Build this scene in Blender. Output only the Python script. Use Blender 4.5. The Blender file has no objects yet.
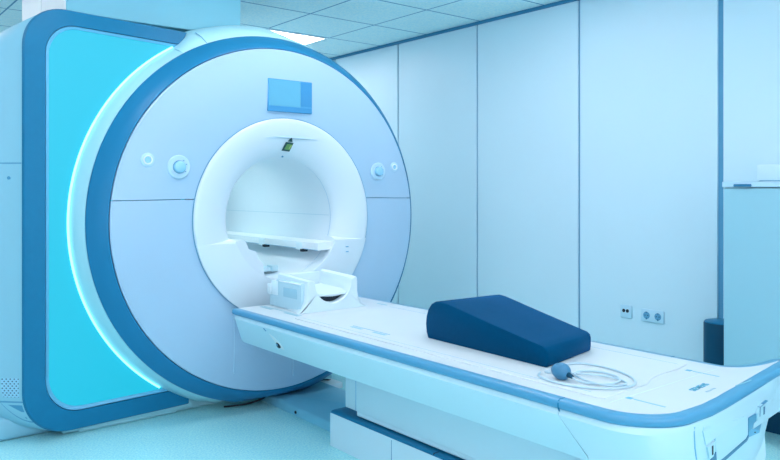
import bpy, bmesh, math, random
from mathutils import Vector, Matrix
random.seed(4)
PI = math.pi
COL = bpy.context.scene.collection
AX = 1.06            # height of the scanner axis
BX = 0.030           # axis x

# ------------------------------------------------------------------ materials
def lin(c):
    return tuple(((v/255)/12.92 if v/255 <= 0.04045 else ((v/255+0.055)/1.055)**2.4) for v in c) + (1.0,)
def mat(name, rgb, rough=0.4, var=0.0, scale=8.0, bump=0.0, bscale=200.0, spec=0.5, coat=0.0, metal=0.0):
    m = bpy.data.materials.new(name); m.use_nodes = True
    nt = m.node_tree; b = nt.nodes['Principled BSDF']
    b.inputs['Base Color'].default_value = lin(rgb)
    b.inputs['Roughness'].default_value = rough
    b.inputs['Specular IOR Level'].default_value = spec
    b.inputs['Coat Weight'].default_value = coat
    b.inputs['Metallic'].default_value = metal
    tc = nt.nodes.new('ShaderNodeTexCoord')
    if var:
        n = nt.nodes.new('ShaderNodeTexNoise'); n.inputs['Scale'].default_value = scale; n.inputs['Detail'].default_value = 4
        nt.links.new(tc.outputs['Object'], n.inputs['Vector'])
        mr = nt.nodes.new('ShaderNodeMapRange'); mr.inputs[1].default_value = .25; mr.inputs[2].default_value = .75
        mr.inputs[3].default_value = 1-var; mr.inputs[4].default_value = 1+var
        nt.links.new(n.outputs[0], mr.inputs[0])
        hs = nt.nodes.new('ShaderNodeHueSaturation'); hs.inputs['Color'].default_value = lin(rgb)
        nt.links.new(mr.outputs[0], hs.inputs['Value']); nt.links.new(hs.outputs[0], b.inputs['Base Color'])
    if bump:
        n2 = nt.nodes.new('ShaderNodeTexNoise'); n2.inputs['Scale'].default_value = bscale
        nt.links.new(tc.outputs['Object'], n2.inputs['Vector'])
        bp = nt.nodes.new('ShaderNodeBump'); bp.inputs['Strength'].default_value = bump; bp.inputs['Distance'].default_value = .002
        nt.links.new(n2.outputs[0], bp.inputs['Height']); nt.links.new(bp.outputs[0], b.inputs['Normal'])
    return m
def emis(name, rgb, strength):
    m = bpy.data.materials.new(name); m.use_nodes = True
    b = m.node_tree.nodes['Principled BSDF']
    b.inputs['Base Color'].default_value = lin(rgb); b.inputs['Roughness'].default_value = .5
    b.inputs['Emission Color'].default_value = lin(rgb); b.inputs['Emission Strength'].default_value = strength
    return m

M = {}
M['face']   = mat('scanner_pale_blue', (160, 200, 228), .32, .012, 3, spec=.45)
M['flare']  = mat('bore_white', (206, 229, 241), .3, .01, 3)
M['rim']    = mat('rim_blue', (28, 125, 172), .38, spec=.25)
M['frame']  = mat('frame_blue', (18, 120, 163), .42, .03, 30, spec=.2)
M['lip']    = mat('lip_blue', (100, 182, 220), .3)
M['shroud'] = mat('shroud_pale', (174, 230, 242), .35)
M['side']   = mat('side_panel', (138, 200, 222), .38, .012, 4)
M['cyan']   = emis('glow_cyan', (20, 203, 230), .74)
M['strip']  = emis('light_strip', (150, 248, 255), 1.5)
M['seam']   = mat('seam_blue', (86, 160, 198), .6)
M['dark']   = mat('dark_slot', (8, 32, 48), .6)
M['mid']    = mat('mid_blue', (110, 185, 222), .4)
M['screen'] = mat('screen_glass', (94, 174, 208), .12)
M['screen2']= mat('screen_glass_dark', (62, 146, 200), .12)
M['screenb']= mat('screen_bezel', (74, 158, 208), .25)
M['knobring'] = mat('knob_ring', (178, 219, 242), .3)
M['knob']   = mat('knob_blue', (142, 204, 236), .25)
M['white']  = mat('white_plastic', (226, 243, 250), .35)
M['tbody']  = mat('table_body', (197, 233, 246), .36, .01, 4)
M['ttop']   = mat('table_top', (202, 219, 226), .38, .012, 6)
M['sheet']  = mat('sheet', (204, 221, 227), .5, .01, 10)
M['trim']   = mat('table_trim', (72, 152, 193), .28)
M['mark']   = mat('print_teal', (140, 200, 216), .5)
M['text']   = mat('print_blue', (90, 180, 210), .5)
M['text2']  = mat('print_grey', (150, 190, 205), .5)
M['coil']   = mat('coil_white', (214, 239, 248), .35)
M['coil2']  = mat('coil_side', (184, 224, 238), .4)
M['coil3']  = mat('coil_inset', (158, 208, 226), .4)
M['slot']   = mat('slot_pale', (182, 216, 232), .4)
M['pad']    = mat('pad_navy', (1, 70, 108), .65, .05, 60, .12, 500, spec=.12)
M['bulb']   = mat('bulb_blue', (58, 130, 170), .4)
M['hose']   = mat('hose', (180, 214, 230), .3)
M['plate']  = mat('floor_plate', (120, 200, 226), .4, .02, 12)
M['wall']   = mat('wall_panel', (202, 237, 251), .42, .012, 1.5, .04, 160)
M['wall2']  = mat('wall_paint', (225, 238, 245), .6, .012, 2)
M['duct']   = mat('duct_shaded_face', (134, 212, 232), .55, .01, 3)  # front face of the duct, its shade put into the bluer colour
M['duct_lit'] = mat('duct_lit_face', (250, 252, 253), .5)  # left face of the same duct, strong light painted in as near-white
M['cab']    = mat('cabinet_blue', (146, 204, 222), .4, .01, 3)
M['cabtop'] = mat('cabinet_top', (180, 222, 242), .35)
M['handle'] = mat('handle_dark', (34, 118, 162), .35)
M['box']    = mat('box_white', (196, 230, 244), .5)
M['bin']    = mat('bin_navy', (4, 71, 100), .5, spec=.2)
M['socket'] = mat('socket_white', (184, 226, 245), .35)
M['socketw']= mat('socket_well', (92, 162, 200), .45)
M['green']  = mat('label_green', (96, 150, 84), .5)
M['greend'] = mat('label_dark', (28, 78, 84), .5)
M['yel']    = mat('label_yellow', (150, 182, 110), .5)
M['cornice']= mat('cornice_blue', (50, 130, 172), .5)
M['lamp']   = emis('lamp_panel', (249, 231, 233), 9.5)
M['fill_pane'] = emis('fill_glow', (249, 232, 236), 1.72)  # glow of the added fill panes
M['fill_pane_soft'] = emis('fill_glow_soft', (249, 232, 236), .93)
M['lampbore'] = emis('bore_lamp', (246, 248, 238), 21.0)

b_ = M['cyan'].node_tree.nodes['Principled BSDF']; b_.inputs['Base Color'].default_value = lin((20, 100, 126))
b_ = M['pad'].node_tree.nodes['Principled BSDF']; b_.inputs['Specular Tint'].default_value = (.02, .40, .95, 1); b_.inputs['Sheen Weight'].default_value = .35; b_.inputs['Sheen Tint'].default_value = lin((0, 120, 205)); b_.inputs['Sheen Roughness'].default_value = .35
def floor_mat():
    m = mat('vinyl_floor', (122, 194, 222), .26, .0, bump=.12, bscale=260)
    nt = m.node_tree; b = nt.nodes['Principled BSDF']; tc = [n for n in nt.nodes if n.type == 'TEX_COORD'][0]
    n = nt.nodes.new('ShaderNodeTexNoise'); n.inputs['Scale'].default_value = 110; n.inputs['Detail'].default_value = 3
    nt.links.new(tc.outputs['Object'], n.inputs['Vector'])
    r = nt.nodes.new('ShaderNodeValToRGB')
    r.color_ramp.elements[0].position = .33; r.color_ramp.elements[0].color = lin((151, 230, 244))
    r.color_ramp.elements[1].position = .66; r.color_ramp.elements[1].color = lin((185, 250, 250))
    nt.links.new(n.outputs[0], r.inputs[0]); nt.links.new(r.outputs[0], b.inputs['Base Color'])
    return m
M['floor'] = floor_mat()
def ceil_mat():
    m = mat('ceiling_tiles', (128, 202, 230), .8, .0)
    nt = m.node_tree; b = nt.nodes['Principled BSDF']; tc = [n for n in nt.nodes if n.type == 'TEX_COORD'][0]
    N = nt.nodes.new; Lk = nt.links.new
    sp = N('ShaderNodeSeparateXYZ'); Lk(tc.outputs['Object'], sp.inputs[0])
    def line(out, off, period, w):
        a = N('ShaderNodeMath'); a.operation = 'SUBTRACT'; Lk(out, a.inputs[0]); a.inputs[1].default_value = off
        d = N('ShaderNodeMath'); d.operation = 'PINGPONG'; Lk(a.outputs[0], d.inputs[0]); d.inputs[1].default_value = period/2
        c = N('ShaderNodeMath'); c.operation = 'LESS_THAN'; Lk(d.outputs[0], c.inputs[0]); c.inputs[1].default_value = w
        return c.outputs[0]
    l1 = line(sp.outputs[0], .81, .59, .0065); l2 = line(sp.outputs[1], .97, .62, .0075)
    mx = N('ShaderNodeMath'); mx.operation = 'MAXIMUM'; Lk(l1, mx.inputs[0]); Lk(l2, mx.inputs[1])
    n = N('ShaderNodeTexNoise'); n.inputs['Scale'].default_value = 70; n.inputs['Detail'].default_value = 5
    Lk(tc.outputs['Object'], n.inputs['Vector'])
    r = N('ShaderNodeValToRGB')
    r.color_ramp.elements[0].position = .34; r.color_ramp.elements[0].color = lin((204, 242, 252))
    r.color_ramp.elements[1].position = .62; r.color_ramp.elements[1].color = lin((230, 252, 254))
    Lk(n.outputs[0], r.inputs[0])
    mix = N('ShaderNodeMix'); mix.data_type = 'RGBA'
    Lk(mx.outputs[0], mix.inputs[0]); Lk(r.outputs[0], mix.inputs[6]); mix.inputs[7].default_value = lin((92, 160, 194))
    Lk(mix.outputs[2], b.inputs['Base Color'])
    return m
M['ceil'] = ceil_mat()

# ------------------------------------------------------------------ helpers
def obj(name, bm, m, parent=None, smooth=40, kind=None):
    """link a bmesh given in world coordinates as ONE mesh object"""
    bmesh.ops.recalc_face_normals(bm, faces=bm.faces[:])
    me = bpy.data.meshes.new(name)
    if parent is not None:
        w = Vector((0, 0, 0)); p = parent
        while p is not None: w = w + p.location; p = p.parent
        bm.transform(Matrix.Translation(-w))
    bm.to_mesh(me); bm.free()
    for k in (m if isinstance(m, (list, tuple)) else [m]): me.materials.append(M[k] if isinstance(k, str) else k)
    if smooth:
        me.polygons.foreach_set('use_smooth', [True]*len(me.polygons))
        try: me.set_sharp_from_angle(angle=math.radians(smooth))
        except Exception: pass
    o = bpy.data.objects.new(name, me); COL.objects.link(o)
    if parent is not None: o.parent = parent
    if kind: o['kind'] = kind
    return o
def thing(name, label, cat, loc, group=None):
    o = bpy.data.objects.new(name, None); COL.objects.link(o); o.location = loc
    o.empty_display_size = .1
    o['label'] = label; o['category'] = cat
    if group: o['group'] = group
    return o
def tag(o, label, cat, group=None):
    o['label'] = label; o['category'] = cat
    if group: o['group'] = group
    return o
def box(bm, x0, x1, y0, y1, z0, z1, bev=0.0, seg=2, mi=0):
    t = bmesh.new()
    vs = [t.verts.new(p) for p in ((x0,y0,z0),(x1,y0,z0),(x1,y1,z0),(x0,y1,z0),(x0,y0,z1),(x1,y0,z1),(x1,y1,z1),(x0,y1,z1))]
    for f in ((0,3,2,1),(4,5,6,7),(0,1,5,4),(1,2,6,5),(2,3,7,6),(3,0,4,7)): t.faces.new([vs[i] for i in f])
    if bev: bmesh.ops.bevel(t, geom=t.edges[:], offset=bev, segments=seg, profile=.5, affect='EDGES')
    join(bm, t, mi)
    return bm
def join(bm, t, mi=0):
    mp = {}
    for v in t.verts: mp[v] = bm.verts.new(v.co)
    for f in t.faces:
        try:
            g = bm.faces.new([mp[v] for v in f.verts]); g.material_index = mi or f.material_index
        except ValueError: pass
    t.free()
def loft(bm, loops, cap0=True, cap1=True, closed=True, mi=0):
    rows = [[bm.verts.new(p) for p in lp] for lp in loops]
    n = len(rows[0])
    for a, b in zip(rows, rows[1:]):
        for i in range(n if closed else n-1):
            j = (i+1) % n
            f = bm.faces.new((a[i], a[j], b[j], b[i])); f.material_index = mi
    if cap0: bm.faces.new(rows[0]).material_index = mi
    if cap1: bm.faces.new(rows[-1]).material_index = mi
    return rows
def revolve(bm, prof, a0=0.0, a1=2*PI, n=128, zmin=None, cx=0.0, cz=AX, closed_prof=False, mi=0):
    """prof: list of (R, Y) turned about the scanner axis"""
    full = abs(a1-a0-2*PI) < 1e-6
    cols = []
    cnt = n if full else n+1
    for i in range(cnt):
        a = a0+(a1-a0)*i/n
        col = []
        for R, Y in prof:
            z = cz+R*math.sin(a)
            if zmin is not None: z = max(z, zmin)
            col.append(bm.verts.new((cx+R*math.cos(a), Y, z)))
        cols.append(col)
    k = len(prof)
    for i in range(n):
        A = cols[i]; B = cols[(i+1) % cnt]
        for j in range(k if closed_prof else k-1):
            q = (j+1) % k
            bm.faces.new((A[j], A[q], B[q], B[j])).material_index = mi
    if closed_prof and not full:
        bm.faces.new(cols[0]); bm.faces.new(cols[-1])
    return bm
def disc(bm, c, r, axis, t, n=32, r2=None, mi=0, bev=0.0):
    """short cylinder: starts at c, runs t along axis"""
    ax = Vector(axis).normalized(); u = ax.orthogonal().normalized(); v = ax.cross(u); c = Vector(c)
    r2 = r if r2 is None else r2
    ring = lambda R, d: [c+ax*d+(u*math.cos(2*PI*i/n)+v*math.sin(2*PI*i/n))*R for i in range(n)]
    loops = [ring(r, 0)]
    if bev: loops += [ring(r2, t-bev), ring(r2-bev*.4, t-bev*.35), ring(r2-bev, t)]
    else: loops += [ring(r2, t)]
    loft(bm, loops, mi=mi)
    return bm
def tube(bm, pts, r, n=8, closed=False):
    pts = [Vector(p) for p in pts]; loops = []
    for i, p in enumerate(pts):
        d = (pts[min(i+1, len(pts)-1)]-pts[max(i-1, 0)]).normalized()
        u = d.cross(Vector((0, 0, 1)));
        if u.length < 1e-4: u = d.orthogonal()
        u.normalize(); v = d.cross(u)
        loops.append([p+(u*math.cos(2*PI*k/n)+v*math.sin(2*PI*k/n))*r for k in range(n)])
    loft(bm, loops)
    return bm
def spline(pts, sub=8):
    pts = [Vector(p) for p in pts]; out = []
    for i in range(len(pts)-1):
        p0 = pts[max(i-1, 0)]; p1 = pts[i]; p2 = pts[i+1]; p3 = pts[min(i+2, len(pts)-1)]
        for s in range(sub):
            t = s/sub
            out.append(.5*((2*p1)+(p2-p0)*t+(2*p0-5*p1+4*p2-p3)*t*t+(3*p1-p0-3*p2+p3)*t**3))
    out.append(pts[-1]); return out
def prism(bm, poly, fn0, fn1, mi=0):
    loft(bm, [[fn0(*p) for p in poly], [fn1(*p) for p in poly]], mi=mi); return bm
def offset(poly, d):
    """offset a closed 2D polygon (clockwise or not) outwards by d"""
    n = len(poly); area = sum(poly[i][0]*poly[(i+1) % n][1]-poly[(i+1) % n][0]*poly[i][1] for i in range(n))
    s = 1 if area > 0 else -1; out = []
    for i in range(n):
        p = Vector(poly[i-1]); q = Vector(poly[i]); r = Vector(poly[(i+1) % n])
        a = (q-p).normalized(); b = (r-q).normalized()
        na = Vector((a.y, -a.x))*s; nb = Vector((b.y, -b.x))*s
        m = (na+nb); m.normalize(); c = max(.5, m.dot(na))
        out.append(tuple(q+m*(d/c)))
    return out
def arc(cx, cy, r, a0, a1, n):
    return [(cx+r*math.cos(a0+(a1-a0)*i/n), cy+r*math.sin(a0+(a1-a0)*i/n)) for i in range(n+1)]
R_ = math.radians

# ------------------------------------------------------------------ the room
XR, XL, YB, YF, H = 1.95, -3.5, 3.3, -5.2, 2.52
bm = bmesh.new(); box(bm, XL-.1, XR+.2, YF-.1, YB+.1, -.1, 0); obj('floor', bm, 'floor', kind='structure')
bm = bmesh.new(); box(bm, XL-.1, XR+.2, YF-.1, YB+.1, H, H+.1); obj('ceiling', bm, 'ceil', kind='structure')
# right wall: tall panels with open joints over a dark backing
seams = [3.265, 2.305, 1.338, .382, -.565, -1.53, -2.49, -3.45, -4.41]
bm = bmesh.new()
box(bm, XR+.012, XR+.1, YF, YB, 0, H, mi=1)
ed = [YB]+[s for s in seams if s < YB]+[YF]
for a, b in zip(ed, ed[1:]):
    ga = .0 if a == YB else (.017 if a == -1.53 else .008); gb = .0 if b == YF else (.017 if b == -1.53 else .008)
    if a-ga-(b+gb) > .02: box(bm, XR, XR+.02, b+gb, a-ga, .08, H-.012, .002, 1)
obj('wall_right', bm, ['wall', 'seam'], kind='structure')
bm = bmesh.new(); box(bm, XL-.1, XR+.1, YB, YB+.1, 0, H); obj('wall_back', bm, 'wall2', kind='structure')
bm = bmesh.new(); box(bm, XL-.1, XL, YF, YB, 0, H); obj('wall_left', bm, 'wall2', kind='structure')
bm = bmesh.new(); box(bm, XL-.1, XR+.1, YF-.1, YF, 0, H); obj('wall_front', bm, 'wall2', kind='structure')
bm = bmesh.new(); box(bm, XR-.012, XR+.01, YF, YB, H-.026, H-.002); obj('trim_1', bm, 'cornice', kind='structure')
bm = bmesh.new(); box(bm, XL, XR, YB-.014, YB, H-.026, H-.002); obj('trim_2', bm, 'cornice', kind='structure')
bm = bmesh.new(); box(bm, XR-.012, XR+.012, YF, YB, 0, .08, .003, 1); obj('baseboard_right', bm, 'seam', kind='structure')

# ceiling light panels
def lamp(x0, y0, label, w=.58, d=.60):
    t = thing('ceiling_light', label, 'ceiling light', (x0+w/2, y0+d/2, H), 'square ceiling light panels')
    bm = bmesh.new()
    for a in ((x0, x0+w, y0, y0+.02), (x0, x0+w, y0+d-.02, y0+d), (x0, x0+.02, y0+.02, y0+d-.02), (x0+w-.02, x0+w, y0+.02, y0+d-.02)):
        box(bm, *a, H-.008, H)
    obj('frame', bm, 'white', t)
    bm = bmesh.new(); box(bm, x0+.018, x0+w-.018, y0+.018, y0+d-.018, H-.006, H-.001); obj('diffuser', bm, 'lamp', t)
lamp(.81, 1.60, 'square lit ceiling panel seen above the top of the scanner ring')
for x_, y_, l_ in ((-2.73, .98, 'added fill ceiling panel nearest the left wall, beyond the glowing side'), (-2.14, .98, 'added fill ceiling panel over the floor beside the scanner side panel'), (-1.55, -.89, 'added fill ceiling panel over the floor in front of the glowing panel'), (-.37, -.89, 'added fill ceiling panel over the head coil'),
                   (.64, -.89, 'added fill ceiling panel between the patient table and the right wall'), (-2.73, -2.75, 'added fill ceiling panel above and left of the camera'), (-1.55, -2.75, 'added fill ceiling panel just left of the table foot'),
                   (.81, 2.24, 'added fill ceiling panel behind the scanner ring beside the right wall'), (-.37, 2.24, 'added fill ceiling panel behind the scanner duct'), (.22, -2.75, 'added fill ceiling panel above the table foot'), (-2.73, -4.6, 'added fill ceiling panel in the rear left corner behind the camera'), (-1.0, -4.6, 'added fill ceiling panel in the middle behind the camera'), (.81, -4.6, 'added fill ceiling panel in the rear right corner behind the camera')):
    lamp(x_, y_, l_)  # unseen panels added to brighten the room

# glowing panes out of view, added as fill light for the room
def fill_pane(name, x0, x1, y0, y1, z0, z1, m='fill_pane'):
    bm = bmesh.new(); box(bm, x0, x1, y0, y1, z0, z1)
    pane = obj(name, bm, m, kind='structure')
    t_ = .05
    bm = bmesh.new()
    for za, zb in ((z0-t_, z0), (z1, z1+t_)): box(bm, x0-(t_ if x1-x0 > .1 else 0), x1+(t_ if x1-x0 > .1 else 0), y0-(t_ if y1-y0 > .1 else 0), y1+(t_ if y1-y0 > .1 else 0), za, zb)
    fr = obj('fill_pane_frame', bm, 'white', pane)
fill_pane('fill_pane_1', XL, XL+.02, -4.4, -.6, .75, 2.25, 'fill_pane_soft')
fill_pane('fill_pane_2', -3.0, 1.2, YF, YF+.02, .75, 2.25)

# boxed service duct above the scanner
t = thing('service_duct', 'pale blue boxed duct rising from the scanner to the ceiling', 'duct', (-.53, .9, 2.15))
bm = bmesh.new(); box(bm, -1.03, -.026, .45, 1.4, 2.152, H-.001, .004, 1); obj('front_casing', bm, 'duct', t)
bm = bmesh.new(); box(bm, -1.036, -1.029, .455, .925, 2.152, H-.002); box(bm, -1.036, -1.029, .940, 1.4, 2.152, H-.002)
o = obj('side_panel', bm, 'duct_lit', t); o['label'] = 'two-piece side panel coloured white as the lit face'

# ------------------------------------------------------------------ the scanner
S = thing('mri_scanner', 'large pale blue ring-shaped MRI scanner with glowing cyan side panel and open bore', 'mri scanner', (0, .6, 0))
def plane(u0, u1, y):  # helper for front-face boxes
    return None
# front covers: annulus split by a horizontal seam
def cover(name, zs, top, skip=()):
    bm = bmesh.new()
    Ro, Ri, n, k = .951, .561, 96, 12
    ao = math.asin(zs/Ro); ai = math.asin(zs/Ri)
    if top: ra = lambda s, a: a+(PI-2*a)*s
    else:   ra = lambda s, a: PI-a+(PI+2*a)*s
    def P(s, t, back):
        A, B = ra(s, ai), ra(s, ao)
        pi = Vector((Ri*math.cos(A), Ri*math.sin(A))); po = Vector((Ro*math.cos(B), Ro*math.sin(B)))
        p = pi.lerp(po, t)
        r = p.length
        y = .0-.012*math.sin(min(1, max(0, (.951-r)/.390))*PI)   # gentle dome
        if t > .985: y += .004
        return (BX*(1-t)+p.x, y+(.05 if back else 0), max(.02, AX+p.y+.004*(1-t)))
    ts = [0]+[i/k for i in range(1, k)]+[.985, 1]
    loops = []
    for i in range(n+1):
        s = i/n
        loops.append([P(s, tt, False) for tt in ts]+[P(s, tt, True) for tt in (1, 0)])
    loft(bm, loops)
    return obj(name, bm, 'face', S, smooth=30)
cover('upper_front_cover', .114, True)
cover('lower_front_cover', .110, False)
bm = bmesh.new()
revolve(bm, [(.60, .02), (.94, .02)], n=96)
obj('seam_backing', bm, 'seam', S)
# vertical joints low on the front cover
for x in (-.304, .062):
    bm = bmesh.new(); box(bm, x-.0018, x+.0018, -.014, -.0035, .17 if x > 0 else .24, .56); obj('panel_joint', bm, 'knobring', S)
# dark rim, shroud
bm = bmesh.new()
revolve(bm, [(.945, .06), (.953, .012), (.956, .006), (.962, .008), (1.0, .052), (1.031, .093), (1.036, .101), (1.034, .112), (1.02, .13)], n=192, zmin=.05)
obj('rim', bm, 'rim', S, smooth=60)
bm = bmesh.new()
revolve(bm, [(1.015, .118), (1.034, .119), (1.042, .13), (1.062, .175), (1.078, .222), (1.082, .28), (1.082, 1.76), (1.06, 1.80), (.36, 1.80)], n=192, zmin=.05)
obj('shroud', bm, 'shroud', S, smooth=50)
bm = bmesh.new()
lo = []
nA = 40
for i in range(nA+1):
    dg = 74+(121-74)*i/nA; a = R_(dg); k = min(1, (dg-74)/20.0, (121-dg)/8.0); k = k*k*(3-2*k)
    row = []
    for R, Y in ((1.025, .117), (1.038+.002*k, .118), (1.060+.015*k, .15), (1.074+.034*k, .20), (1.080+.048*k, .28), (1.080+.060*k, .40), (1.080+.062*k, .43), (1.05, .44), (1.03, .13)):
        row.append((R*math.cos(a), Y, AX+R*math.sin(a)))
    lo.append(row)
loft(bm, lo)
obj('top_cover', bm, 'shroud', S, smooth=50)
bm = bmesh.new()
revolve(bm, [(1.0395, .1165), (1.0765, .1485), (1.1105, .198), (1.104, .206)], R_(112.6), R_(112.9), n=2); obj('cover_seam', bm, 'seam', S)
# bore flare and tube
bm = bmesh.new()
prof = [(.5625, .03), (.5625, -.006), (.558, -.013), (.550, -.016), (.535, -.016), (.505, -.014), (.475, -.009), (.445, -.001), (.415, .009), (.388, .022), (.366, .037), (.352, .052), (.345, .068), (.3445, .072)]
revolve(bm, prof, n=160, cx=BX, cz=AX+.004)
obj('bore_flare', bm, 'flare', S, smooth=50)
bm = bmesh.new()
revolve(bm, [(.562, -.004), (.5655, -.006), (.5655, .02)], n=160, cx=BX, cz=AX+.004); obj('flare_joint', bm, 'seam', S)
bm = bmesh.new()
revolve(bm, [(.3455, .073), (.3485, .077), (.347, .082), (.347, 1.80)], n=128, cx=BX, cz=AX+.004)
tb = obj('bore_tube', bm, 'flare', S, smooth=50)
bm = bmesh.new(); revolve(bm, [(.3448, .070), (.3462, .078)], n=128, cx=BX, cz=AX+.004); obj('tube_joint', bm, 'mid', S)
# lower flare shoulders (left and right) standing proud of the flare
def shoulder(side):
    bm = bmesh.new()
    zt = -.128 if side > 0 else -.118
    n = 24; loops = []
    def pts(R, zt):
        a = math.asin(zt/R)
        b = -PI/2+.10
        return [(R*math.cos(a+(b-a)*i/n), R*math.sin(a+(b-a)*i/n)) for i in range(n+1)]
    for (Ri, Ro, y, dz) in ((.352, .557, -.0165, -.012), (.346, .560, -.0155, -.004), (.345, .561, -.008, 0), (.345, .50, .03, .012), (.343, .40, .10, .02)):
        inn = pts(Ri, zt+dz); out = pts(Ro, zt+dz)
        loops.append([(BX+side*x, y, AX+z) for x, z in inn]+[(BX+side*x, y, AX+z) for x, z in reversed(out)])
    loft(bm, loops)
    return bm
for sd in (1, -1): obj('flare_shoulder', shoulder(sd), 'flare', S, smooth=35)
# guide rail along the right of the bore
bm = bmesh.new()
poly = [(.205, -.148), (.322, -.140), (.335, -.155), (.335, -.185), (.205, -.190)]
prism(bm, poly, lambda x, z: (BX+x, .0, AX+z), lambda x, z: (BX+x, 1.78, AX+z))
r = obj('guide_rail', bm, 'white', S, smooth=20)
for y in (.16, .62):
    bm = bmesh.new(); box(bm, BX+.198, BX+.206, y, y+.07, AX-.196, AX-.152, .002, 1)
    b = obj('bracket', bm, 'coil', r)
    bm = bmesh.new(); box(bm, BX+.196, BX+.235, y-.012, y+.02, AX-.206, AX-.189, .003, 1); obj('bracket_foot', bm, 'dark', r)
bm = bmesh.new(); box(bm, BX+.2035, BX+.2052, .0, 1.4, AX-.1895, AX-.187); obj('rail_shadow_gap', bm, 'mid', r)
# stepped guide on the left of the bore
bm = bmesh.new()
poly = [(-.318, -.125), (-.252, -.112), (-.232, -.122), (-.212, -.165), (-.170, -.178), (-.158, -.215), (-.125, -.250), (-.115, -.322), (-.2, -.283), (-.27, -.215)]
prism(bm, poly, lambda x, z: (BX+x, .05, AX+z), lambda x, z: (BX+x, .9, AX+z))
obj('stepped_guide', bm, 'flare', S, smooth=25)
bm = bmesh.new()
box(bm, -.02, .10, .28, .55, AX-.325, AX-.30, .004, 1); box(bm, .085, .125, .26, .33, AX-.325, AX-.288, .004, 1)
obj('bore_catch', bm, 'coil2', S)
# recessed handle slot and the green tag under it
bm = bmesh.new()
nn = 20
lo = [[], []]
for i in range(nn+1):
    s = -1+2*i/nn
    x = .055+.175*s; h = .010*(1-abs(s)**1.6)+.0006
    zc = AX+.462-.012*s*s
    lo[0].append((x, zc+h)); lo[1].append((x, zc-h))
outline = lo[0]+lo[1][::-1][1:-1]
fy = lambda x, z: -.026+.045*max(0, (.50-math.hypot(x-BX, z-AX))/.05)
def flare_y(r):
    pr_ = sorted(prof[3:], key=lambda q: q[0])
    for (ra, ya), (rb, yb) in zip(pr_, pr_[1:]):
        if ra <= r <= rb: return ya+(yb-ya)*(r-ra)/(rb-ra+1e-9)
    return -.024
fy = lambda x, z: flare_y(math.hypot(x-BX, z-AX))
prism(bm, outline, lambda x, z: (x, fy(x, z)-.003, z), lambda x, z: (x, fy(x, z)+.01, z))
obj('grip_slot', bm, 'slot', S, smooth=0)
# a tag hanging in the flare
tg = thing('hanging_tag', 'small green square tag on a dark hook at the top of the bore opening', 'tag', (.09, -.01, AX+.44))
def qd(bm, pts, y0, y1):
    prism(bm, pts, lambda x, z: (x, y0(x, z), z), lambda x, z: (x, y1(x, z), z)); return bm
f0 = lambda d: (lambda x, z: fy(x, z)-d)
x0, z0 = .040, AX+.410
qq = [(x0-.034, z0-.024), (x0+.016, z0-.028), (x0+.030, z0+.020), (x0-.018, z0+.024)]
obj('back', qd(bmesh.new(), qq, f0(.008), f0(.002)), 'greend', tg, smooth=0)
qi = [(x0-.022, z0-.016), (x0+.012, z0-.020), (x0+.023, z0+.011), (x0-.010, z0+.013)]
obj('front', qd(bmesh.new(), qi, f0(.0105), f0(.006)), 'green', tg, smooth=0)
qi = [(x0+.004, z0-.012), (x0+.012, z0-.013), (x0+.022, z0+.006), (x0+.012, z0+.007)]
obj('stripe', qd(bmesh.new(), qi, f0(.012), f0(.006)), 'yel', tg, smooth=0)
obj('hook', qd(bmesh.new(), [(x0-.006, z0+.028), (x0+.020, z0+.026), (x0+.014, z0+.048), (x0+.009, z0+.048)], f0(.010), f0(.002)), 'greend', tg, smooth=0)
# small marks inside the flare
for zz in (AX-.178, AX-.208):
    bm = bmesh.new(); box(bm, BX+.395, BX+.414, -.0185, -.010, zz, zz+.006); obj('level_mark', bm, 'mid', S)
bm = bmesh.new(); revolve(bm, [(.3468, .09), (.3462, .0901), (.3462, 1.7), (.3468, 1.7)], R_(1.6), R_(2.4), n=2, cx=BX); obj('tube_line', bm, 'slot', S)
bm = bmesh.new(); disc(bm, (BX+.0, .055, AX+.354), .005, (0, -1, 0), .008, 12); obj('laser_port', bm, 'seam', S)
# bore lamp in the crown of the tube
for y in (.62, 1.05):
    bm = bmesh.new(); box(bm, BX-.06, BX+.06, y, y+.14, AX+.330, AX+.340, .003, 1); obj('bore_lamp', bm, 'lampbore', S)

# display above the bore
D = obj('display', box(bmesh.new(), -.100, .188, -.016, .01, 1.661, 1.843, .003, 1), 'screenb', S)
obj('screen', box(bmesh.new(), -.094, .109, -.0178, -.014, 1.693, 1.838), 'screen', D)
obj('status_panel', box(bmesh.new(), .110, .182, -.0178, -.014, 1.700, 1.838), 'screen2', D)
obj('key_strip', box(bmesh.new(), -.094, .182, -.0176, -.014, 1.664, 1.690), 'screen2', D)
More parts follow.
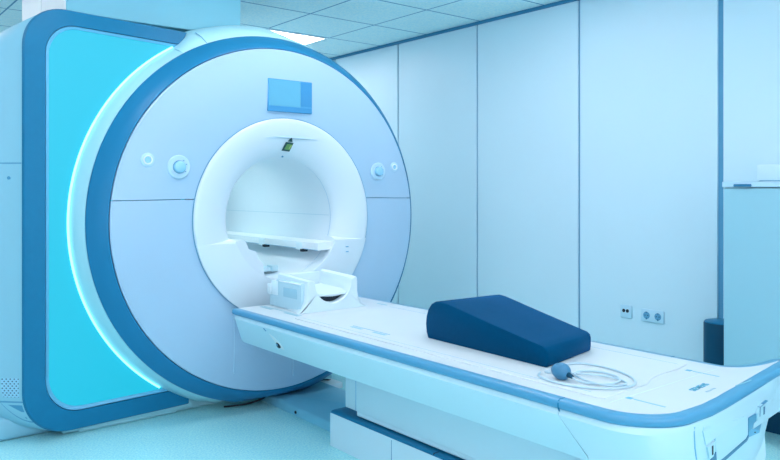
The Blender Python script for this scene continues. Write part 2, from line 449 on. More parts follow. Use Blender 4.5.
# control dials
def dial(x, z, r):
    bm = bmesh.new()
    n = 40
    k = revolve(bm, [(r, .0), (r, -.014), (r-.004, -.018), (r*.56, -.018), (r*.5, -.010)], n=n, cx=x, cz=z)
    ring = obj('dial_ring', bm, 'knobring', S)
    bm = bmesh.new(); disc(bm, (x, -.005, z), r*.62, (0, -1, 0), .009, 32); obj('dial_well', bm, 'trim', ring)
    bm = bmesh.new(); disc(bm, (x, -.008, z), r*.50, (0, -1, 0), .030, 32, bev=.006); obj('dial_knob', bm, 'knob', ring)
    for a in (20, 55, 325):
        bm = bmesh.new(); disc(bm, (x+r*.66*math.cos(R_(a)), -.0185, z+r*.66*math.sin(R_(a))), r*.05, (0, -1, 0), .002, 8)
        obj('dial_mark', bm, 'seam', ring)
dial(-.612, 1.341, .061); dial(.672, 1.338, .055)
def button(x, z, r):
    bm = bmesh.new(); disc(bm, (x, .0, z), r, (0, -1, 0), .013, 32, bev=.003); b = obj('push_button', bm, 'knobring', S)
    bm = bmesh.new(); revolve(bm, [(r*.66, -.010), (r*.64, -.018), (r*.50, -.018), (r*.46, -.010)], n=28, cx=x, cz=z); obj('button_ring', bm, 'white', b)
    bm = bmesh.new(); disc(bm, (x, -.009, z), r*.42, (0, -1, 0), .007, 24); obj('button_cap', bm, 'knob', b)
button(-.772, 1.373, .036); button(.803, 1.368, .030)

# left housing with its blue frame and glowing panel
HX0, HX1, HZ0, HZ1 = -1.285, -.455, .045, 2.105
def hwarp(x, z):
    k = (x+1.1)
    if z > AX: return z+(.012-.045*k)*min(1, max(0, (z-1.7)/.3))
    return z+(-.016+.030*k)*min(1, max(0, (.45-z)/.3))
def hprofile(d, rt, rb, n=14, lean=.0):
    """outline of the housing section inset by d (x, z)"""
    x0, z0, z1, x1 = HX0+d, HZ0+d, HZ1-d*.8, HX1
    rt = max(.02, rt-d*.55); rb = max(.02, rb-d*.55)
    p = [(x1-(.012 if d < .05 else .045), z1)]
    p += arc(x0+rt, z1-rt, rt, PI/2, PI, n)
    p += arc(x0+rb, z0+rb, rb, PI, 1.5*PI, n)
    p += [(x1, z0)]
    return [(x, hwarp(x, z)) for x, z in p]
def hz(x, z, d):  # frame top slopes a little towards the ring
    return z
SH = [(.0, -1.285, .20, .22, .0), (1.0, -1.515, .33, .36, -.085)]
def shp(s):
    a, b = SH
    return [a[i]+(b[i]-a[i])*s for i in range(1, 5)]
def shell_loop(s, y, ins=0.0, n=14):
    x0, rt, rb, dz = shp(s); x0 += ins; z0 = HZ0+ins; z1 = HZ1-ins+dz
    p = [(HX1-.012, z1)]+arc(x0+rt, z1-rt, rt, PI/2, PI, n)+arc(x0+rb, z0+rb, rb, PI, 1.5*PI, n)+[(HX1-.012, z0)]
    return [(x, y, hwarp(max(x, -1.3), z)) for x, z in p]
def surf(s, z, off):
    x0, rt, rb, dz = shp(s); zz = z
    for _ in range(6): zz = z-(hwarp(max(-1.28, x0), zz)-zz)      # undo the warp
    cz = HZ0+rb; x = x0
    if zz < cz: x = x0+rb-math.sqrt(max(0, rb*rb-(cz-zz)**2))
    return (x-.62*off, .252+.198*s-.72*off, z-(.3*off if zz < cz else 0))
lo = [shell_loop(0, .238, .008), shell_loop(0, .252)]+[shell_loop(q/4, .252+.198*q/4) for q in (1, 2, 3, 4)]+[shell_loop(1, 1.70), shell_loop(1, 1.76, .05)]
bm = bmesh.new(); loft(bm, lo, cap0=False)
hs = obj('housing_shell', bm, 'side', S, smooth=30)
bm = bmesh.new()
outer = hprofile(0, .20, .22); inn = hprofile(.098, .20, .22)
def ringface(bm, A, B, ya, yb):
    va = [bm.verts.new((x, ya, z)) for x, z in A]; vb = [bm.verts.new((x, yb, z)) for x, z in B]
    for i in range(len(A)-1): bm.faces.new((va[i], va[i+1], vb[i+1], vb[i]))
ringface(bm, outer, hprofile(.008, .20, .22), .245, .228)
ringface(bm, hprofile(.008, .20, .22), inn, .228, .218)
ringface(bm, inn, inn, .218, .25)
bmesh.ops.remove_doubles(bm, verts=bm.verts[:], dist=.0004)
obj('housing_frame', bm, 'frame', S, smooth=40)
bm = bmesh.new()
ringface(bm, hprofile(.098, .20, .22), hprofile(.102, .20, .22), .232, .222)
ringface(bm, hprofile(.102, .20, .22), hprofile(.116, .20, .22), .222, .228)
ringface(bm, hprofile(.116, .20, .22), hprofile(.119, .20, .22), .228, .24)
obj('panel_lip', bm, 'lip', S, smooth=40)
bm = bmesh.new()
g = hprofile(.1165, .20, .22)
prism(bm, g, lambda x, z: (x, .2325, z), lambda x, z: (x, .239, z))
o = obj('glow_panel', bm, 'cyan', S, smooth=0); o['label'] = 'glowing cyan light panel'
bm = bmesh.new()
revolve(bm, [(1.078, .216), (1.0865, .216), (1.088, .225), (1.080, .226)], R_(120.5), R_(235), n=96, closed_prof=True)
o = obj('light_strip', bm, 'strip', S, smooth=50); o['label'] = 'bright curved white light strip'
# side details of the housing
def patch(z0, z1, sa, sb, off, nz=10, ns=6):
    bm = bmesh.new(); lo = []
    for i in range(nz+1):
        z = z0+(z1-z0)*i/nz; t_ = i/nz
        a = sa(t_) if callable(sa) else sa; b = sb(t_) if callable(sb) else sb
        ss = [a+(b-a)*j/ns for j in range(ns+1)]
        lo.append([surf(q, z, off) for q in ss]+[surf(q, z, off-.006) for q in ss[::-1]])
    loft(bm, lo); return bm
obj('side_seam', patch(1.350, 1.3555, .0, 1, .0012, 1), 'seam', S)
bm = bmesh.new(); disc(bm, surf(.2, 1.282, -.001), .0085, (-.65, -.76, 0), .004, 20); obj('screw_cap', bm, 'trim', S)
def grille_mat():
    m = mat('vent_dots', (148, 203, 232), .4)
    nt = m.node_tree; b = nt.nodes['Principled BSDF']; tc = [n for n in nt.nodes if n.type == 'TEX_COORD'][0]
    N = nt.nodes.new; Lk = nt.links.new
    sp = N('ShaderNodeSeparateXYZ'); Lk(tc.outputs['Object'], sp.inputs[0])
    def mth(op, a, b_=None):
        n = N('ShaderNodeMath'); n.operation = op
        for i, v in enumerate((a, b_)):
            if v is None: continue
            if isinstance(v, (int, float)): n.inputs[i].default_value = v
            else: Lk(v, n.inputs[i])
        return n.outputs[0]
    py, pz = .0128, .022
    def dots(oy, oz):
        a = mth('PINGPONG', mth('SUBTRACT', sp.outputs[1], oy), py/2); c = mth('PINGPONG', mth('SUBTRACT', sp.outputs[2], oz), pz/2)
        d2 = mth('ADD', mth('POWER', mth('DIVIDE', a, .0026), 2), mth('POWER', mth('DIVIDE', c, .0034), 2))
        return mth('LESS_THAN', d2, 1)
    k = mth('MAXIMUM', dots(0, 0), dots(py/2, pz/2))
    mix = N('ShaderNodeMix'); mix.data_type = 'RGBA'; Lk(k, mix.inputs[0])
    mix.inputs[6].default_value = lin((150, 208, 234)); mix.inputs[7].default_value = lin((34, 92, 126)); Lk(mix.outputs[2], b.inputs['Base Color'])
    return m
M['grille'] = grille_mat()
obj('vent_grille', patch(.232, .323, .045, .325, .0012), 'grille', S)
sl = lambda t_: .04+(.40-.04)*t_**.5
obj('lower_side_seam', patch(.102, .212, -.02, lambda t_: sl(t_)+.03, .0012, 14), 'seam', S)
hp = obj('handle_cover', patch(.110, .204, -.02, sl, .0026, 14), 'side', S)
obj('handle_recess', patch(.160, .194, .012, lambda t_: .07+.20*t_, .0036), 'trim', hp)
obj('key_hole', patch(.124, .134, .035, .060, .0040, 2), 'seam', hp)
# base under the scanner
bm = bmesh.new(); box(bm, -1.02, -.50, .275, 1.30, 0, .06, .01, 1); box(bm, -.55, .55, .30, 1.35, 0, .10, .01, 1)
obj('scanner_base', bm, 'shroud', S)
bm = bmesh.new()
lo = []
for y, zt, x0 in ((.255, .062, -1.09), (.27, .040, -1.10), (.30, .022, -1.08)): lo.append([(x0, y, zt), (-.42, y, zt), (-.42, y, zt-.02), (x0, y, zt-.02)])
loft(bm, lo); obj('base_skirt', bm, 'shroud', S)
bm = bmesh.new(); box(bm, -1.46, -1.10, .36, .9, 0, .12, .03, 3); obj('foot_cap', bm, 'side', S)

# ------------------------------------------------------------------ docking plate on the floor
P = thing('docking_plate', 'flat blue floor plate between the scanner ring and the table base', 'floor plate', (.25, -.2, 0))
bm = bmesh.new()
lo = []
for d, z in ((0, 0), (0, .030), (.012, .042), (.022, .044)):
    lo.append([(-.025+d, -.655, z), (.40-d, -.655, z), (.40-d, .27-d*.3, z), (.04+d, .27-d*.3, z), (.0+d, .255-d*.4, z), (-.02+d, .22, z)])
loft(bm, lo); obj('plate', bm, 'plate', P, smooth=50)
for y in (.215, -.18):
    bm = bmesh.new(); disc(bm, (-.0235, y, .021), .008, (-1, 0, 0), .004, 14); obj('screw', bm, 'dark', P)
bm = bmesh.new(); box(bm, .405, .50, .12, .25, 0, .035, .005, 1); o = obj('end_tab', bm, 'white', P)
tag(obj('plate_edge_shade', tube(bmesh.new(), spline([(-.26, .20, .007), (-.14, .16, .010), (-.055, .135, .030), (-.01, .13, .050), (.10, .135, .050), (.22, .15, .050), (.34, .19, .050), (.44, .21, .042), (.52, .22, .010)], 8), .005), 'dark'), 'dark line drawn as shade along the foot of the scanner ring and over the floor plate', 'shade line')  # thin dark tube standing in for the shaded gap at the plate edge

# ------------------------------------------------------------------ the patient table
T = .6125
TB = thing('patient_table', 'long pale blue patient table with white top and blue edge trim', 'patient table', (0, -1.4, 0))
inner = [(-.343, -.135), (-.346, -2.30)]
inner += arc(-.196, -2.35, .15, PI, PI*1.47, 10)[0:]
inner += [(-.10, -2.503), (0, -2.494), (.2, -2.468), (.4, -2.440), (.55, -2.420), (.62, -2.411), (.628, -2.4085), (.62, -2.4075), (.55, -2.4045), (.50, -2.398), (.45, -2.385), (.416, -2.367), (.390, -2.342), (.376, -2.318), (.374, -2.28), (.374, -.135)]
def off_t(d):
    o = offset(inner, d)
    # keep the head end square and the wing tip short
    o = [(x, -.135+(-.012 if 0 else 0)) if i in (0, len(o)-1) else (x, y) for i, (x, y) in enumerate(o)]
    return o
lev = [(0, T-.045), (0, T-.002), (.003, T)]
bm = bmesh.new(); loft(bm, [[(x, y, z) for x, y in off_t(d)] for d, z in ((.001, T-.045), (.001, T-.003), (-.0005, T))], cap1=False)
vs = [v for v in bm.verts if abs(v.co.z-T) < 1e-6]; bm.faces.new(vs)
bmesh.ops.triangulate(bm, faces=[f for f in bm.faces if len(f.verts) > 4])
obj('tabletop', bm, 'ttop', TB, smooth=30)
bm = bmesh.new()
prof_t = [(.0, T-.004), (.001, T-.0006), (.024, T-.0008), (.030, T-.003), (.0335, T-.008), (.0345, T-.014), (.0345, T-.021), (.032, T-.027), (.026, T-.031), (.012, T-.034), (0, T-.036)]
rows = [[(x, y, z) for x, y in off_t(d)] for d, z in prof_t]
loft(bm, rows, cap0=False, cap1=False)
# drop the square head-end strip of the loop
tr = obj('edge_trim', bm, 'trim', TB, smooth=60)
# trim joints
for x0, x1, y in ((-.386, -.338, -2.215), (.368, .414, -2.135)):
    bm = bmesh.new()
    s = -1 if x0 < 0 else 1; xi = -.346 if s < 0 else .374
    lo = []
    for d, z in ((.002, T-.0002), (.012, T-.0002), (.0243, T-.0003), (.0305, T-.0026), (.0352, T-.014), (.0350, T-.022), (.030, T-.029)):
        lo.append([(xi+s*d, y-.0025, z), (xi+s*d, y+.0025, z), (xi+s*(d-.002), y+.0025, z-.008), (xi+s*(d-.002), y-.0025, z-.008)])
    loft(bm, lo); obj('trim_joint', bm, 'frame', TB, smooth=0)
# body with slightly inward sloping sides
def rrect(x0, x1, y0, y1, r, n=6):
    return arc(x1-r, y1-r, r, 0, PI/2, n)+arc(x0+r, y1-r, r, PI/2, PI, n)+arc(x0+r, y0+r, r, PI, 1.5*PI, n)+arc(x1-r, y0+r, r, 1.5*PI, 2*PI, n)
bm = bmesh.new()
lo = []
for z, xn, xf, yh, yt in ((T-.030, -.366, .396, -.150, -.0), (T-.05, -.370, .398, -.150, 0), (.43, -.292, .34, -.075, -.050), (.418, -.282, .33, -.085, -.055), (.412, -.25, .30, -.11, -.06)):
    lo.append([(x, y, z) for x, y in [(xf, yh), (xn, yh), (xn, -2.207+yt), (xf, -2.207+yt)]])
loft(bm, lo); obj('table_body', bm, 'tbody', TB, smooth=30)
YE = [(-.30, -2.505), (-.1, -2.503), (0, -2.494), (.2, -2.468), (.4, -2.440), (.55, -2.42), (.7, -2.40)]
def yfoot(x):
    for (xa, ya), (xb, yb) in zip(YE, YE[1:]):
        if x <= xb: return ya+(yb-ya)*max(0, (x-xa)/(xb-xa))
    return YE[-1][1]
def fslope(z):  # how far the foot face leans in below the trim
    return .30*max(0, .5625-z) if z > .44 else .0368+.26*(.44-z)
bm = bmesh.new()
lo = []
for z, xn, xf, yh in ((T-.030, -.366, .55, -2.2095), (T-.05, -.370, .555, -2.2095), (.44, -.296, .575, -2.257), (.27, -.26, .60, -2.30), (.25, -.25, .59, -2.31)):
    ins = -.026+fslope(z); r = .165
    p = [(xf, -2.375), (.39, -2.345), (.39, yh), (xn, yh)]
    n = 22
    cx, cy = xn+r, yfoot(xn+r)+ins+r
    p += arc(cx, cy, r, PI, 1.5*PI, 10)
    for i in range(1, 9):
        x = cx+(xf-.02-cx)*i/8; p.append((x, yfoot(x)+ins))
    p += [(xf-.006, yfoot(xf)+ins+.006), (xf, yfoot(xf)+ins+.022)]
    lo.append([(x, y, z) for x, y in p])
loft(bm, lo); fc = obj('foot_cover', bm, 'tbody', TB, smooth=40)
# wing of the foot end
bm = bmesh.new()
lo = []
for z, d in ((T-.030, .026), (T-.05, .026), (.50, .012), (.43, .0)):
    lo.append([(.36, -2.440-d*.6, z), (.66, -2.405-d*.9, z), (.70, -2.40, z), (.66, -2.395+d*.2, z), (.50, -2.380+d*.3, z), (.40, -2.33+d*.3, z), (.36, -2.30, z)])
loft(bm, lo); obj('foot_wing', bm, 'tbody', TB, smooth=40)
# features on the sloping foot face
def FY(x, z): return yfoot(x)-.026+fslope(z)
def fpoly(name, pts, d0, d1, m, par=None):
    bm = bmesh.new(); prism(bm, pts, lambda x, z: (x, FY(x, z)-d0, z), lambda x, z: (x, FY(x, z)+d1, z)); return obj(name, bm, m, par or TB, smooth=0)
fp = fpoly('foot_flap', [(-0.1367, 0.5612), (-0.1383, 0.5494), (-0.0834, 0.4928), (-0.0242, 0.4993), (0.0099, 0.4581), (0.056, 0.4057), (0.0979, 0.3934), (0.3192, 0.4049), (0.3304, 0.4161), (0.2614, 0.4937), (0.2176, 0.5098)], .003, .01, 'tbody')
fpoly('flap_gap', [(0.0887, 0.3944), (0.3228, 0.4003), (0.3373, 0.4124), (0.3539, 0.4044), (0.3411, 0.39), (0.1425, 0.3786)], .0034, .01, 'handle', fp)
fpoly('latch_recess', [(0.2698, 0.4899), (0.3464, 0.4868), (0.4615, 0.4458), (0.4684, 0.3868), (0.3459, 0.403)], .0038, .01, 'trim')
fpoly('latch_floor', [(0.3459, 0.403), (0.3126, 0.4438), (0.4696, 0.3958), (0.4684, 0.3868)], .0042, .01, 'mid')
la = fpoly('latch', [(0.3469, 0.4884), (0.3522, 0.512), (0.4271, 0.5144), (0.4129, 0.505), (0.4634, 0.4471), (0.4105, 0.4438), (0.3806, 0.4531)], .008, .01, 'tbody')
fpoly('latch_slot', [(0.3997, 0.499), (0.4169, 0.4975), (0.4494, 0.4616), (0.435, 0.4622)], .0086, .005, 'handle', la)
fpoly('latch_edge', [(0.3504, 0.5107), (0.4276, 0.5161), (0.4331, 0.5126), (0.3625, 0.5067), (0.3988, 0.4649), (0.3877, 0.4676)], .0086, .005, 'trim', la)
fpoly('latch_bolt', [(0.3979, 0.4089), (0.415, 0.4045), (0.4191, 0.3994), (0.402, 0.4038)], .0050, .01, 'dark')
fpoly('latch_recess', [(-0.0047, 0.4363), (0.0232, 0.4413), (0.0509, 0.4072), (-0.0039, 0.4232)], .0038, .01, 'handle')
la = fpoly('latch', [(-0.0747, 0.4842), (-0.026, 0.4918), (0.001, 0.4541), (-0.0004, 0.4351), (-0.0235, 0.4319)], .006, .01, 'tbody')
fpoly('latch_slot', [(-0.0444, 0.4808), (-0.0327, 0.4793), (-0.0074, 0.4435), (-0.0179, 0.4432)], .0066, .005, 'dark', la)
fpoly('body_groove', [(-0.1846, 0.5712), (-0.1842, 0.5569), (-0.146, 0.4993), (-0.1113, 0.4533), (-0.116, 0.4545), (-0.1518, 0.5007), (-0.1886, 0.5579), (-0.1885, 0.572)], .0008, .01, 'mid')
# column and base
bm = bmesh.new()
box(bm, -.10, .26, -2.12, -.747, .196, .425, .006, 2); box(bm, -.094, .25, -2.10, -.83, .172, .21, .004, 1)
obj('column', bm, 'tbody', TB)
bm = bmesh.new(); box(bm, -.1012, -.09, -.835, -.832, .20, .40); obj('column_joint', bm, 'mid', TB)
bm = bmesh.new(); box(bm, -.075, .22, -2.0, -.86, .155, .18); obj('column_gap', bm, 'dark', TB)
bm = bmesh.new()
lo = []
for z, d in ((0, 0), (.150, 0), (.156, .003), (.158, .01)):
    lo.append([(x, y, z) for x, y in rrect(-.132+d, .30-d, -2.25+d, -.655-d, .02, 4)])
loft(bm, lo); bs = obj('table_base', bm, 'tbody', TB, smooth=40)
bm = bmesh.new(); lo = []
for z, d in ((.1565, .002), (.163, .004), (.166, .010), (.166, .04)): lo.append([(x, y, z) for x, y in rrect(-.132+d, .30-d, -2.25+d, -.655-d, .02, 4)])
loft(bm, lo); obj('base_rail', bm, 'frame', bs, smooth=40)
bm = bmesh.new(); box(bm, -.1328, -.130, -1.137, -1.134, .005, .15); obj('base_joint', bm, 'trim', bs)
bm = bmesh.new(); box(bm, -.129, -.10, -1.402, -1.398, .150, .1675); obj('rail_joint', bm, 'dark', bs)
# knob on the head end side
def SX(z): return -.372+(T-.05-z)*(.080/(T-.05-.43))
def spoly(name, pts, d0, m, par):
    bm = bmesh.new(); prism(bm, pts, lambda y, z: (SX(z)-d0, y, z), lambda y, z: (SX(z)+.01, y, z)); return obj(name, bm, m, par, smooth=0)
k = spoly('release_socket', [(-.476, .532), (-.500, .522), (-.535, .495), (-.548, .472), (-.540, .458), (-.515, .462), (-.488, .488)], .0012, 'white', TB)
bm = bmesh.new(); disc(bm, (SX(.48)+.004, -.510, .481), .016, (-1, 0, -.4), .010, 20, bev=.003); obj('release_button', bm, 'dark', k)
bm = bmesh.new(); disc(bm, (SX(.48)-.005, -.508, .483), .006, (-1, 0, -.4), .004, 12); obj('button_cap', bm, 'trim', k)
spoly('indicator_mark', [(-.440, .556), (-.448, .557), (-.458, .546), (-.452, .541)], .0012, 'trim', TB)
# sheet and printed marks on the top
bm = bmesh.new(); lo = []
def sheet(d):
    return [(-.285+d, -.60-d), (.305-d, -.60-d), (.305-d, -2.235), (.22, -2.252+d), (.13, -2.250+d), (.04, -2.262+d), (-.04, -2.292+d), (-.12, -2.296+d), (-.272+d, -2.302+d), (-.285+d, -2.28)]
for d, z in ((0, T-.001), (0, T+.0035), (.002, T+.005)): lo.append([(x, y, z) for x, y in sheet(d)])
loft(bm, lo); bmesh.ops.triangulate(bm, faces=[f for f in bm.faces if len(f.verts) > 4])
sh = obj('mattress', bm, 'sheet', TB, smooth=25)
TS = T+.005
bm = bmesh.new(); box(bm, -.2555, -.2540, -2.24, -.62, TS-.001, TS+.0004); box(bm, .2740, .2755, -2.22, -.62, TS-.001, TS+.0004); obj('stitch_line', bm, 'mid', sh)
def mark(name, x0, x1, y0, y1, m, z=T, par=TB):
    bm = bmesh.new(); box(bm, x0, x1, y0, y1, z-.001, z+.0008); return obj(name, bm, m, par)
for x, y0, y1 in ((-.208, -2.455, -2.335), (.238, -2.385, -2.275)):
    mark('scale_mark', x-.004, x+.004, y0, y1-.02, 'mark'); mark('scale_dot', x-.009, x+.009, y1-.014, y1+.004, 'text')
for (y0, y1, w) in ((-1.02, -.94, .012), (-1.185, -1.10, .012)):
    mark('fixing_slot', -.212, -.196, y0, y1, 'mark', TS, sh)
mark('fixing_line', -.187, -.183, -1.19, -.93, 'text', TS, sh)
for (y0, y1) in ((-.285, -.17), (-.54, -.41)): mark('fixing_slot', -.238, -.222, y0, y1, 'mark')
mark('fixing_line', -.214, -.210, -.54, -.17, 'mark')
mark('fixing_slot', .305, .316, -.55, -.47, 'mark')
mark('edge_mark', .17, .275, -2.474, -2.470, 'mark')
mark('edge_mark', -.29, .33, -2.331, -2.329, 'coil')
def text(name, s, size, loc, rz, m, par):
    c = bpy.data.curves.new(name, 'FONT'); c.body = s; c.size = size; c.extrude = .0005; c.offset = size*.012
    o = bpy.data.objects.new(name, c); COL.objects.link(o)
    bpy.context.view_layer.update()
    me = bpy.data.meshes.new_from_object(o.evaluated_get(bpy.context.evaluated_depsgraph_get()))
    COL.objects.unlink(o); bpy.data.objects.remove(o)
    me.transform(Matrix.Translation(Vector(loc)-par.location)@Matrix.Rotation(rz, 4, 'Z'))
    me.materials.clear(); me.materials.append(M[m])
    q = bpy.data.objects.new(name, me); COL.objects.link(q); q.parent = par
    return q
text('maker_lettering', 'SIEMENS', .030, (.010, -2.424, T+.0010), R_(5), 'text', TB)
mark('model_mark', .030, .062, -2.452, -2.446, 'text2'); mark('model_mark', .068, .092, -2.449, -2.443, 'text2')

# ------------------------------------------------------------------ head coil on the table
CO = thing('head_coil', 'white U-shaped head coil cradle at the scanner end of the table', 'head coil', (0, -.33, T))
def coil_rows(y, top, half, flare, ur, ucz, n=24):
    z0 = T+.0008
    inn = [(ur+.002, top-.008)]+[(ur*math.cos(-PI*i/n), ucz+ur*math.sin(-PI*i/n)) for i in range(n+1)]+[(-ur-.002, top-.008)]
    rt = [(half-.012, top), (half-.003, top-.008), (half, top-.03), (half, z0+.085), (half+flare*.12, z0+.05), (half+flare*.45, z0+.018), (half+flare, z0)]
    m = len(inn)-2*len(rt)
    base = [(half+flare-2*(half+flare)*(i+1)/(m+1), z0) for i in range(m)]
    out = rt+base+[(-x, z) for x, z in rt][::-1]
    return [(x, y, z) for x, z in inn], [(x, y, z) for x, z in out]
bm = bmesh.new()
rows = [coil_rows(-.506, T+.158, .148, .054, .114, T+.150), coil_rows(-.500, T+.163, .153, .056, .111, T+.151), coil_rows(-.44, T+.166, .153, .030, .112, T+.154),
        coil_rows(-.24, T+.175, .150, .010, .116, T+.160), coil_rows(-.20, T+.176, .146, .006, .118, T+.162)]
loft(bm, [o_+i_[::-1] for i_, o_ in rows], cap0=False, cap1=False)
bm.verts.ensure_lookup_table()
for i_, o_ in (rows[0], rows[-1]):
    vi = [bm.verts.new(p) for p in i_]; vo = [bm.verts.new(p) for p in o_]
    for q in range(len(vi)-1): bm.faces.new((vi[q], vi[q+1], vo[q+1], vo[q]))
bmesh.ops.remove_doubles(bm, verts=bm.verts[:], dist=.0001)
obj('coil_shell', bm, 'coil', CO, smooth=40)
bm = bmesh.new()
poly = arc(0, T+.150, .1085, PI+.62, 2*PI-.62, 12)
prism(bm, poly, lambda x, z: (x, -.47, z), lambda x, z: (x, -.235, z)); obj('cavity_shade', bm, 'dark', CO)  # solid dark fill, paints the shade of the hollow under the cushion
bm = bmesh.new()
lo = []
for y, zz in ((-.496, .076), (-.490, .090), (-.44, .098), (-.24, .104)):
    w = math.sqrt(max(0, .1085**2-(.150-.074)**2))
    w2 = math.sqrt(max(0, .1085**2-(.150-zz)**2))
    lo.append([(-w, y, T+.074), (w, y, T+.074), (w2, y, T+zz), (w2*.5, y, T+zz-.004), (0, y, T+zz-.006), (-w2*.5, y, T+zz-.004), (-w2, y, T+zz)])
loft(bm, lo); obj('cushion', bm, 'coil', CO)
bm = bmesh.new(); box(bm, -.118, .118, -.21, -.195, T+.05, T+.165, .004, 1); obj('end_wall', bm, 'coil', CO)
bm = bmesh.new(); box(bm, -.172, -.140, -.472, -.225, T+.001, T+.143, .004, 2); sb = obj('side_block', bm, 'coil2', CO)
bm = bmesh.new(); box(bm, -.176, -.168, -.470, -.260, T+.136, T+.142, .002, 1); obj('side_ridge', bm, 'white', sb)
bm = bmesh.new(); box(bm, -.1735, -.165, -.435, -.300, T+.062, T+.112, .002, 1); obj('side_inset', bm, 'coil3', sb)
bm = bmesh.new(); box(bm, -.176, -.150, -.245, -.180, T+.062, T+.136, .004, 2); obj('side_clip', bm, 'coil', sb)
bm = bmesh.new(); box(bm, -.166, -.150, -.225, -.150, T+.001, T+.070, .003, 1); obj('cable_plug', bm, 'coil2', CO)
bm = bmesh.new(); box(bm, -.182, -.150, -.185, -.150, T+.062, T+.118, .004, 2); obj('release_catch', bm, 'coil', CO)

# ------------------------------------------------------------------ positioning wedge
W = thing('positioning_wedge', 'dark navy wedge-shaped foam cushion lying on the white table top', 'cushion', (.06, -1.6, TS))
pr = [(.012, 0), (.002, .02), (-.002, .055), (.002, .085), (.012, .112), (.030, .134), (.055, .147), (.085, .151), (.12, .148), (.17, .140), (.24, .127), (.32, .113), (.40, .099), (.48, .085), (.55, .073), (.585, .067), (.598, .060), (.603, .048), (.603, .02), (.600, .004), (.594, 0)]
W0 = Vector((-.103, -1.322)); U = Vector((-.035, -1)).normalized(); V = Vector((1, .055)).normalized()
bm = bmesh.new(); lo = []
wd = .340
for v, ins in ((.0, .006), (.002, .003), (.006, 0), (wd-.006, 0), (wd-.002, .003), (wd, .006)):
    row = []
    cxp = .3; czp = .06
    for u, z in pr:
        du = u-cxp; dz = z-czp
        uu = cxp+du*(1-ins/.3); zz = czp+dz*(1-ins/.06*.55)
        if z == 0: zz = max(0, zz-.002)
        tv = v/wd; uu = .05*tv+uu/.603*(.652-.100*tv)
        p = W0+U*uu+V*v
        row.append((p.x, p.y, TS+.0005+zz*1.045))
    lo.append(row)
loft(bm, lo); obj('foam_body', bm, 'pad', W, smooth=50)

# ------------------------------------------------------------------ squeeze bulb and its hose
B = thing('squeeze_bulb', 'small blue patient call bulb with coiled thin hose beside the navy wedge', 'call bulb', (-.205, -2.08, TS))
bm = bmesh.new()
bmesh.ops.create_uvsphere(bm, u_segments=28, v_segments=18, radius=1)
for v in bm.verts:
    y = v.co.y; s = 1-.16*y
    v.co = Vector((v.co.x*.027*s, y*.036, v.co.z*.027*s))
bm.transform(Matrix.Translation((-.208, -2.090, TS+.0265))@Matrix.Rotation(R_(-8), 4, 'Z'))
obj('bulb', bm, 'bulb', B, smooth=80)
bm = bmesh.new(); disc(bm, (-.212, -2.121, TS+.022), .009, (-.1, -1, -.2), .022, 14, r2=.006); obj('bulb_neck', bm, 'bin', B)
zt = TS+.004
hp = [(-.214, -2.138, TS+.017), (-.205, -2.17, zt+.004), (-.17, -2.215, zt), (-.11, -2.235, zt), (-.055, -2.20, zt), (-.04, -2.13, zt), (-.075, -2.08, zt), (-.135, -2.09, zt+.002),
      (-.19, -2.17, zt+.007), (-.18, -2.24, zt+.003), (-.13, -2.265, zt), (-.09, -2.25, zt), (-.08, -2.20, zt+.003), (-.11, -2.14, zt+.006), (-.18, -2.02, zt), (-.16, -2.004, zt), (-.11, -1.994, zt), (-.045, -1.988, zt), (.005, -2.008, zt), (.025, -2.07, zt), (.015, -2.15, zt), (-.02, -2.225, zt), (-.075, -2.275, zt), (-.14, -2.290, zt+.002), (-.20, -2.262, zt+.001),
      (-.250, -2.19, zt), (-.262, -2.10, zt), (-.240, -2.03, zt), (-.205, -2.005, zt+.001)]
obj('hose', tube(bmesh.new(), spline(hp, 8), .0036, 8), 'hose', B, smooth=80)

# ------------------------------------------------------------------ wall sockets
def socket(name, y0, y1, z0, z1, label, centres, kind):
    t = thing(name, label, 'wall socket', (XR, (y0+y1)/2, (z0+z1)/2))
    bm = bmesh.new(); box(bm, XR-.012, XR, y0, y1, z0, z1, .004, 2); pl = obj('face_plate', bm, 'socket', t)
    for (y, z) in centres:
        if kind == 'power':
            bm = bmesh.new(); disc(bm, (XR-.0115, y, z), .022, (-1, 0, 0), .0015, 28); w = obj('socket_well', bm, 'socketw', t)
            bm = bmesh.new()
            for dy in (-.0095, .0095): disc(bm, (XR-.0128, y+dy, z), .003, (-1, 0, 0), .0012, 10)
            obj('pin_holes', bm, 'dark', w)
            bm = bmesh.new(); box(bm, XR-.0142, XR-.012, y-.004, y+.004, z-.025, z-.014); obj('earth_clip', bm, 'handle', w); bm = bmesh.new(); box(bm, XR-.0142, XR-.012, y-.004, y+.004, z+.015, z+.022); obj('earth_clip', bm, 'handle', w)
        else:
            bm = bmesh.new(); disc(bm, (XR-.0115, y, z), .011, (-1, 0, 0), .002, 20); obj('port', bm, 'dark', t)
socket('data_socket', -.970, -.888, .418, .498, 'small square wall plate with two dark ports, left of the double socket', [(-.915, .462), (-.941, .462)], 'data')
socket('power_socket', -1.188, -1.036, .414, .490, 'wide double power socket low on the panelled wall', [(-1.074, .453), (-1.150, .453)], 'power')

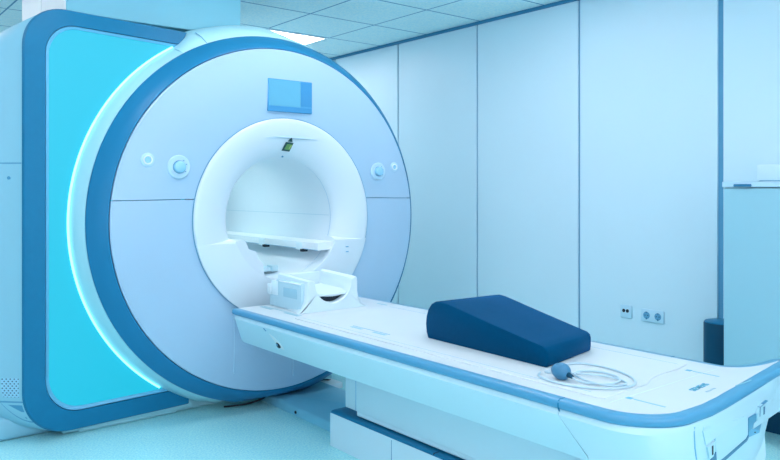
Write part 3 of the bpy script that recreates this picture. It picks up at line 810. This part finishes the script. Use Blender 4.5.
# ------------------------------------------------------------------ cabinet, box, bin
CB = thing('storage_cabinet', 'tall pale blue cabinet against the right wall with a worktop', 'cabinet', (1.69, -2.5, 0))
bm = bmesh.new(); box(bm, 1.468, XR-.005, -3.2, -1.795, .18, 1.236, .002, 1); obj('carcass', bm, 'cab', CB)
bm = bmesh.new(); box(bm, 1.452, 1.468, -3.198, -1.797, .184, 1.232, .002, 1); d = obj('door', bm, 'cab', CB)
bm = bmesh.new(); box(bm, 1.70, XR-.01, -3.18, -1.82, 0, .182); obj('plinth', bm, 'bin', CB)
bm = bmesh.new(); box(bm, 1.436, 1.456, -1.935, -1.852, 1.240, 1.253, .003, 1); obj('door_handle', bm, 'handle', d)
bm = bmesh.new(); box(bm, 1.448, XR-.005, -3.21, -1.790, 1.237, 1.265, .003, 1); obj('worktop', bm, 'cabtop', CB)
bm = bmesh.new(); box(bm, 1.465, 1.88, -2.40, -1.950, 1.2655, 1.345, .008, 2)
bx = obj('storage_box', bm, 'box'); tag(bx, 'white box lying on top of the cabinet at the right edge', 'box')
bm = bmesh.new(); box(bm, 1.4635, 1.467, -2.39, -1.965, 1.2665, 1.270); obj('box_lid_line', bm, 'seam', bx)
BN = thing('waste_bin', 'dark navy cylindrical bin standing between the wall and the cabinet', 'bin', (1.75, -1.642, 0))
def ringz(r, z, n=48): return [(1.75+r*math.cos(2*PI*i/n), -1.642+r*math.sin(2*PI*i/n), z) for i in range(n)]
bm = bmesh.new(); loft(bm, [ringz(.088, .0), ringz(.094, .02), ringz(.094, .505), ringz(.092, .512)]); obj('bin_body', bm, 'bin', BN)
bm = bmesh.new(); loft(bm, [ringz(.090, .511), ringz(.089, .517), ringz(.084, .519)]); obj('bin_lid', bm, 'frame', BN)

# ------------------------------------------------------------------ camera, world
cam = bpy.data.cameras.new('camera'); co = bpy.data.objects.new('camera', cam); COL.objects.link(co)
cam.sensor_fit = 'HORIZONTAL'; cam.sensor_width = 36; cam.lens = 36*727.83/780
co.location = (-2.103, -3.563, 1.227)
co.rotation_euler = (PI/2, 0, -.6799)
cam.shift_x = 0; cam.shift_y = -(230-189.39)/780
cam.clip_start = .05
bpy.context.scene.camera = co
w = bpy.data.worlds.new('world'); bpy.context.scene.world = w; w.use_nodes = True
w.node_tree.nodes['Background'].inputs[0].default_value = lin((120, 190, 220)); w.node_tree.nodes['Background'].inputs[1].default_value = .3
vs = bpy.context.scene.view_settings
vs.view_transform = 'Standard'; vs.look = 'None'; vs.gamma = 1; vs.exposure = 0; vs.use_curve_mapping = False
